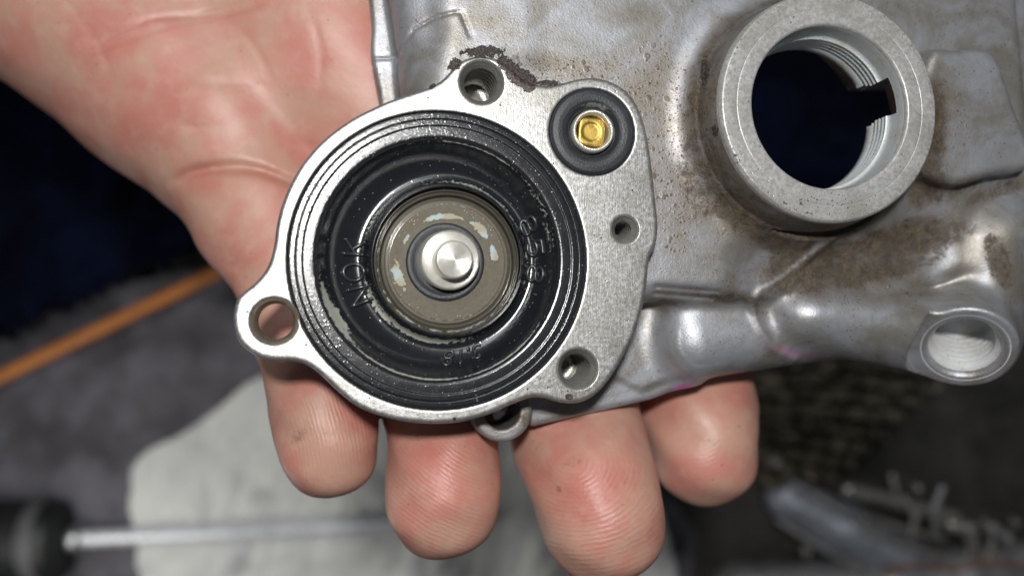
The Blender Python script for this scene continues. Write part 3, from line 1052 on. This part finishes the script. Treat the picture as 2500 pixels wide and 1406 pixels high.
brass = Field((-60, -60, -110), (60, 60, 30), 3.0)
sq = [(36 * np.sign(math.cos(a)) * abs(math.cos(a)) ** 0.45, 37 * np.sign(math.sin(a)) * abs(math.sin(a)) ** 0.45) for a in np.linspace(0, 2 * math.pi, 40, endpoint=False)]
brass.slab(sq, -6, -100, 5)
brass.cyl((-2, 0, -8.5), (-2, 0, 20), 22, 26, cut=True, k=3)
V, F = brass.mesh()
BO = LP(1443, 324, -16)
plunger = make('brass_plunger', V, F, BRASS)
bw = O + BO[0] * EU + BO[1] * EV
plunger.location = Vector(bw) * K
plunger.rotation_euler = (FRAME @ Matrix.Rotation(R(-6), 3, 'Z')).to_euler()
tag(plunger, 'small square brass plunger inside the steel sleeve of the black seal ring', 'plunger')

# ------------------------------------------------------------------ the hand
h = Field((-2300, -1000, -1120), (900, 1250, -30), 8.0)


def chain(pts, k, k2=None):
    for n_, (a, b) in enumerate(zip(pts[:-1], pts[1:])):
        fa, fb = 1 - a[2] / D, 1 - b[2] / D
        h.cone(WP(*a[:3]), WP(*b[:3]), a[3] * fa, b[3] * fb, k if k2 is None or n_ < 2 else k2)


# palm: heel, ridge below the little finger, middle and thumb side
chain([(-420, -420, -860, 330), (100, -110, -800, 300), (430, 175, -745, 268), (560, 300, -700, 250)], 60)
chain([(-100, -520, -900, 330), (420, -260, -850, 300), (820, 120, -800, 280), (1010, 420, -740, 240)], 130)
chain([(400, -620, -900, 320), (960, -340, -860, 300), (1250, 100, -800, 270), (1380, 420, -740, 230)], 130)
chain([(1000, -700, -900, 280), (1480, -260, -840, 250), (1600, 120, -780, 210), (1640, 430, -740, 190)], 120)
# fingers: little, ring, middle, index
chain([(560, 300, -700, 240), (645, 525, -560, 168), (712, 650, -490, 150), (775, 850, -425, 141), (788, 985, -355, 129), (803, 1096, -310, 120)], 34, 5)
chain([(1010, 420, -740, 200), (1030, 640, -600, 150), (1055, 850, -480, 148), (1080, 1060, -390, 137), (1082, 1225, -300, 137)], 22, 5)
chain([(1380, 420, -740, 200), (1340, 640, -650, 165), (1365, 880, -570, 165), (1415, 1080, -460, 163), (1474, 1268, -310, 152)], 22, 5)
chain([(1640, 430, -760, 190), (1640, 660, -740, 155), (1672, 860, -700, 152), (1700, 985, -640, 148), (1722, 1104, -560, 128)], 22, 5)
# thumb, folded away above the housing
chain([(1300, -500, -880, 240), (1640, -420, -760, 190), (1850, -430, -640, 165), (1980, -460, -560, 140)], 50)


def crease(pts, wd, dp, z):
    P = catmull([WP(x, y, z)[:2] for x, y in pts], 6, False)
    h.emboss(P, wd, -dp, -1100, -60, 130)


crease([(400, 458), (470, 432), (540, 420), (610, 418), (670, 430), (760, 468), (840, 500)], 15, 22, -470)
crease([(230, 150), (330, 108), (420, 72), (520, 56), (640, 20)], 8, 7, -500)
crease([(380, 190), (520, 225), (680, 220)], 14, 3, -500)
for cr_ in ([(150, -10), (230, 60), (290, 150), (330, 260)], [(560, 60), (640, 130), (690, 230)], [(760, 20), (800, 140), (790, 270)], [(420, 300), (520, 330), (600, 320)], [(700, 330), (760, 360), (820, 350)],
            [(300, 40), (420, 0), (520, -20)], [(520, 560), (590, 580), (660, 570)], [(540, 640), (610, 650), (680, 640)]):
    crease(cr_, 11, 3, -500)
# fingertip pads: fuller towards the ball of the finger, never quite round
for (x, y, zz, rr) in ((800, 1040, -300, 98), (1090, 1160, -290, 108), (1455, 1190, -320, 126), (1715, 1060, -560, 108)):
    q = WP(x, y, zz)
    h.cone(q, q + np.array([4.0, 30.0, 8.0]), rr, rr * 0.95, 75)
_, X, Y, Z = h.block(h.lo, h.lo + h.h * h.n)
h.a += 3.0 * np.clip((250 - Y) / 350, 0.25, 1) * (np.sin(X / 47 + 1.3 * np.sin(Y / 71)) * np.cos(Y / 39 + Z / 83) + 0.8 * np.sin(Y / 26 + X / 61 + Z / 50)).astype(np.float32)
crease([(690, 905), (760, 912), (850, 935)], 9, 7, -230)
crease([(1290, 1040), (1400, 1022), (1540, 1005)], 9, 6, -270)
V, F = h.mesh()
px, py = world_px(V)


def ring_phase(cx, cy, sx, sy, pitch, ang=0):
    c, s = math.cos(R(ang)), math.sin(R(ang))
    u, v = (px - cx) * c + (py - cy) * s, -(px - cx) * s + (py - cy) * c
    return 2 * math.pi * np.hypot(u * sx, v * sy) / pitch


ridge = np.zeros(len(V))
rmask = np.zeros(len(V))
for sel, ph, m in (
        ((px < 936) & (py > 880), ring_phase(420, 1190, 1, 0.8, 9.5), mask_blobs(px, py, [(810, 1060, 118, 150, 10, 0.75)])),
        ((px >= 936) & (px < 1236) & (py > 980), ring_phase(1270, 880, 1.0, 1, 10.5), mask_blobs(px, py, [(1075, 1210, 140, 160, 0, 0.95)])),
        ((px >= 1236) & (px < 1640) & (py > 980), ring_phase(1388, 1118, 0.85, 1, 11.5, 20), mask_blobs(px, py, [(1462, 1262, 165, 175, -10, 1.0)])),
        ((px >= 1640) & (py > 900), ring_phase(1690, 1000, 1, 1, 11), mask_blobs(px, py, [(1730, 1110, 90, 110, 0, 0.35)]))):
    ridge[sel] = ph[sel]
    rmask[sel] = m[sel]
blush = mask_blobs(px, py, [(860, 1000, 80, 60, 20, 0.6), (1085, 1110, 70, 50, 10, 0.9), (1130, 1190, 70, 60, 0, 0.45), (1440, 1180, 110, 90, 0, 0.5), (1400, 1120, 60, 40, 0, 0.5), (300, 118, 60, 26, -25, 0.8), (440, 80, 80, 16, -12, 0.5),
                            (720, 155, 90, 70, 0, 0.5), (860, 100, 70, 130, 0, 0.45), (400, 230, 90, 60, 0, 0.3), (300, 280, 60, 60, 0, 0.3), (620, 220, 60, 40, 0, 0.25), (500, 460, 70, 26, 0, 0.4), (800, 330, 90, 60, 0, 0.35)])
soot = mask_blobs(px, py, [(700, 980, 30, 60, 10, 0.42), (960, 1150, 26, 90, 0, 0.42), (1330, 1260, 34, 90, -15, 0.42), (1560, 1290, 50, 70, 0, 0.4), (1780, 1150, 50, 50, 0, 0.4), (1020, 1060, 60, 22, 0, 0.5), (1300, 1080, 50, 20, 10, 0.5), (728, 1065, 40, 26, -40, 0.6), (1075, 1070, 50, 20, 10, 0.35), (1395, 1130, 60, 24, -20, 0.55), (1500, 1150, 90, 60, 0, 0.36), (1120, 1240, 60, 80, 0, 0.34), (850, 950, 60, 50, 0, 0.36), (1740, 1000, 60, 60, 0, 0.34), (1365, 1195, 12, 16, 0, 0.7), (1400, 1090, 60, 40, 0, 0.35), (810, 1165, 12, 6, -50, 0.6),
                           (1730, 1075, 14, 10, 0, 0.6), (1805, 1040, 8, 6, 0, 0.7), (1725, 1110, 6, 5, 0, 0.6), (110, 195, 60, 20, 40, 0.25), (800, 990, 12, 8, 0, 0.4)])
cr = np.maximum(0.7 * np.exp(-(seg_dist(px, py, [(440, 432), (540, 424), (610, 424), (670, 436), (740, 466)], False) / 13) ** 2),
                0.55 * np.exp(-(seg_dist(px, py, [(230, 135), (330, 100), (420, 68), (520, 52), (640, 18)], False) / 6) ** 2))
hand = make('hand', V, F, SKIN, None, {'ridge': ridge, 'ridge_mask': rmask, 'blush': blush, 'soot': soot, 'crease': cr})
tag(hand, 'bare left hand, palm up, fingers bent under the pump housing to hold it', 'hand')

# ------------------------------------------------------------------ things on the bench, out of focus
mat_ = sheet('rubber_mat', [(-900, 1420), (-700, 900), (560, 640), (1000, 700), (1500, 1000), (1700, 1300), (1650, 1800), (-600, 1900)], FZ + 40, bench_material(), 30)
tag(mat_, 'dark grey work mat on the bench behind the hand, under the white paper', 'mat')


def crumple(name, pts, z, mat, step, amp, label, cat, seed):
    P = catmull([WP(x, y, z)[:2] for x, y in pts], 5)
    lo, hi = P.min(0), P.max(0)
    nx, ny = int((hi[0] - lo[0]) / step) + 1, int((hi[1] - lo[1]) / step) + 1
    gx, gy = np.meshgrid(lo[0] + step * np.arange(nx), lo[1] + step * np.arange(ny), indexing='ij')
    rs = np.random.RandomState(seed)
    zz = np.zeros_like(gx)
    for i in range(14):
        a = rs.rand() * 6.28
        fq = (0.6 + 2.2 * rs.rand()) / 700
        zz += np.sin((gx * math.cos(a) + gy * math.sin(a)) * fq * 6.28 + rs.rand() * 6.28) * (0.5 + rs.rand())
    zz = z + amp * np.abs(zz) / 3
    d = poly_sdf(gx, gy, P)
    id_ = np.arange(nx * ny).reshape(nx, ny)
    ins = d < 0
    q = ins[:-1, :-1] & ins[1:, :-1] & ins[1:, 1:] & ins[:-1, 1:]
    F = np.stack([id_[:-1, :-1][q], id_[1:, :-1][q], id_[1:, 1:][q], id_[:-1, 1:][q]], 1)
    used = np.unique(F)
    mp = np.full(nx * ny, -1)
    mp[used] = np.arange(len(used))
    V = np.stack([gx.ravel(), gy.ravel(), zz.ravel()], 1)[used]
    F = mp[F]
    o = make(name, V, F, mat)
    sol = o.modifiers.new('thickness', 'SOLIDIFY')
    sol.thickness = 10 * K
    return tag(o, label, cat)


crumple('paper_sheet', [(318, 1190), (322, 1140), (360, 1095), (450, 1050), (540, 985), (640, 915), (900, 880), (1250, 960), (1440, 1040), (1620, 1250), (1600, 1600), (1000, 1750), (340, 1700), (352, 1500), (336, 1400), (330, 1310), (314, 1245)], FZ + 70,
        paper_material(), 18, 16, 'crumpled oily white paper sheet lying under the screwdriver shaft', 'paper', 4)


def navy_material():
    M = Mat('navy_cloth')
    n = M.noise(700, 4)
    base = M.mix(M.step(n, 0.35, 0.7), (0.0008, 0.0012, 0.005), (0.003, 0.0055, 0.021))
    return M.set(color=base, rough=0.95, spec=0.1, normal=M.bump(M.noise(30, 2), 5))


crumple('navy_cloth', [(-1700, 1300), (-900, 1120), (-300, 985), (520, 625), (1100, 600), (2000, 600), (3200, 560), (3000, -1500), (-1500, -1600)], FZ + 190, navy_material(), 60, 160,
        'dark navy cloth behind the hand, above the orange rod', 'cloth', 9)

orange = plain('orange_plastic', (0.48, 0.17, 0.035), 0.5, 0, 0.25, 160)
a, b = WP(-420, 1122, FZ + 380), WP(640, 612, FZ + 380)
V, F = tube([a + (b - a) * t for t in np.linspace(0, 1, 12)], 46, 14)
rod = make('orange_rod', V, F, orange)
tag(rod, 'long orange rod lying between the navy cloth and the dark work mat', 'rod')

drv = root('screwdriver', 'screwdriver with thick black handle and bright steel shaft, lying on the white paper', 'screwdriver', WP(60, 1320, FZ + 120))
base = WP(60, 1320, FZ + 120)
ax = WP(1250, 1268, FZ + 190) - base
ax /= np.linalg.norm(ax)
fr = np.stack([np.cross(ax, (0, 0, 1.0)), np.cross(np.cross(ax, (0, 0, 1.0)), ax) * -1, ax], 1)
prof = [(0.5, -560), (140, -540), (215, -430), (235, -200), (235, 60), (228, 190), (200, 240), (150, 262), (90, 272), (50, 276)]
V, F = lathe(np.array(prof) * BS, 40, axis=fr)
make('handle', V, F, plain('black_handle_plastic', (0.014, 0.015, 0.016), 0.45, 0, 0.3, 90, 3), drv)
V, F = lathe(np.array([(236, 70), (243, 76), (243, 128), (240, 150), (233, 158)]) * BS, 40, axis=fr)
make('grip_ring', V, F, plain('grey_grip_ring', (0.10, 0.10, 0.105), 0.5, 0, 0.2, 90), drv)
V, F = lathe(np.array([(72, 262), (78, 275), (76, 330), (50, 340)]) * BS, 30, axis=fr)
make('ferrule', V, F, plain('ferrule_steel', (0.55, 0.56, 0.58), 0.3, 0.9, 0.15, 60), drv)
V, F = lathe(np.array([(46, 330), (46, 2500), (40, 2530), (10, 2640), (0.5, 2642)]) * BS, 30, axis=fr)
make('shaft', V, F, plain('bright_steel', (0.80, 0.82, 0.86), 0.30, 0.30, 0.12, 120), drv)

# engine with finned casing, lower right
rnd_ = random.Random(5)
eng = root('engine_block', 'dirty engine with rough brown fins and grey metal covers, far behind the fingertips', 'engine', WP(2150, 1250, FZ + 60))
eo = WP(2150, 1250, FZ + 60)


def finmat():
    M = Mat('rusty_fins')
    n = M.noise(70, 4, 0.7)
    base = M.mix(M.step(n, 0.35, 0.7), (0.02, 0.018, 0.014), (0.26, 0.22, 0.15))
    return M.set(color=base, rough=0.6, metal=0.2, normal=M.bump(M.noise(40, 3), 20))


FIN = finmat()
fa, fb = WP(1850, 905, FZ + 260), WP(2330, 905, FZ + 260)
for i in range(9):
    q0 = WP(1800 + i * 8, 880 + i * 36, FZ + 260) - eo
    q1 = WP(2330 - i * 40, 905 + i * 38, FZ + 260) - eo
    L = q1 - q0
    nrm = np.array([-L[1], L[0], 0]) / np.linalg.norm(L[:2])
    top, bot = [], []
    V = []
    n = 15
    for j in range(n):
        c = q0 + L * j / (n - 1) + nrm * rnd_.uniform(-16, 16)
        hw = 34 + rnd_.uniform(-18, 16)
        zz = rnd_.uniform(-60, 70)
        V += [c + nrm * hw + (0, 0, zz), c - nrm * hw + (0, 0, zz), c - nrm * hw - (0, 0, 200), c + nrm * hw - (0, 0, 200)]
    F = [(0, 1, 2, 3), tuple(4 * (n - 1) + k for k in (3, 2, 1, 0))]
    for j in range(n - 1):
        for k in range(4):
            F.append((4 * j + k, 4 * j + 4 + k, 4 * j + 4 + (k + 1) % 4, 4 * j + (k + 1) % 4))
    make('cooling_fin', V, F, FIN, eng, smooth=False)

GREY = plain('grey_cover_metal', (0.28, 0.28, 0.29), 0.36, 0.5, 0.5, 130, 10)
PALE = plain('pale_metal', (0.30, 0.29, 0.27), 0.28, 0.6, 0.5, 110, 6)
BLUEM = plain('blue_grey_metal', (0.30, 0.32, 0.37), 0.36, 0.5, 0.5, 150, 10)


def blob(name, pts, k, mat, cut=None, hh=14.0):
    P = [(WP(x, y, FZ + zz) - eo, r * BS) for x, y, zz, r in pts]
    A = np.array([p for p, r in P])
    rr = max(r for p, r in P)
    f = Field(A.min(0) - rr - 40, A.max(0) + rr + 40, hh)
    for (p, r), (q, s) in zip(P[:-1], P[1:]):
        f.cone(p, q, r, s, k)
    V, F = f.mesh()
    return make(name, V, F, mat, eng)


blob('side_cover', [(1920, 1215, 180, 120), (2060, 1290, 200, 150), (2200, 1370, 200, 160), (2330, 1440, 180, 150)], 30, BLUEM)
blob('lower_cover', [(1800, 1430, 120, 130), (1990, 1440, 160, 160), (2180, 1430, 220, 170), (2350, 1400, 240, 140), (2520, 1370, 240, 120)], 40, GREY)
blob('fuel_rail', [(2070, 1195, 330, 42), (2160, 1215, 330, 36), (2240, 1240, 330, 42), (2330, 1260, 320, 36)], 10, PALE)
blob('guide_rod', [(2110, 1262, 390, 20), (2190, 1285, 390, 20), (2300, 1315, 390, 20)], 6, PALE)
blob('guide_rod', [(2110, 1295, 390, 18), (2200, 1325, 390, 18), (2300, 1355, 390, 18)], 6, PALE)
blob('hose_loop', [(2320, 1280, 330, 40), (2370, 1290, 350, 40), (2375, 1340, 330, 40), (2345, 1400, 300, 40), (2350, 1480, 280, 40)], 14, PALE)
blob('hose_loop', [(2420, 1285, 330, 30), (2460, 1310, 350, 30), (2465, 1360, 330, 30), (2440, 1420, 300, 32), (2440, 1500, 280, 32)], 14, GREY)
blob('bracket', [(2300, 1190, 360, 22), (2280, 1240, 350, 24), (2285, 1300, 330, 22)], 10, GREY)
blob('bracket', [(2380, 1400, 300, 50), (2480, 1440, 260, 60), (2600, 1440, 240, 60)], 20, GREY)
blob('cover_rib', [(1940, 1180, 330, 16), (2060, 1250, 380, 18), (2200, 1335, 390, 18)], 6, GREY, hh=9.0)
blob('cover_rib', [(1900, 1270, 300, 16), (2020, 1345, 350, 18), (2150, 1420, 370, 18)], 6, GREY, hh=9.0)
blob('clamp_band', [(2210, 1215, 400, 16), (2235, 1262, 410, 18), (2225, 1310, 400, 16)], 6, PALE, hh=9.0)
blob('clamp_band', [(2400, 1270, 400, 14), (2425, 1320, 410, 16), (2405, 1370, 400, 14)], 6, PALE, hh=9.0)
blob('cable', [(2160, 1400, 420, 14), (2240, 1375, 430, 14), (2330, 1390, 420, 14), (2420, 1370, 410, 14), (2560, 1385, 400, 14)], 6, plain('brown_cable', (0.20, 0.10, 0.06), 0.5), hh=9.0)
blob('stud', [(2190, 1205, 430, 18), (2178, 1160, 420, 16)], 6, PALE, hh=9.0)
for (x, y, zz, r) in ((1895, 1125, 300, 34), (2240, 1190, 400, 22), (1970, 1345, 380, 26), (2090, 1385, 390, 26), (2480, 1275, 350, 24)):
    c = WP(x, y, FZ + zz) - eo
    r *= BS
    V, F = lathe([(r * 1.05, -60), (r * 1.05, 0), (r * 0.95, 8), (r * 0.55, 9), (r * 0.5, 3), (0.5, 3)], 6, centre=c)
    make('bolt', V, F, PALE, eng, smooth=False)
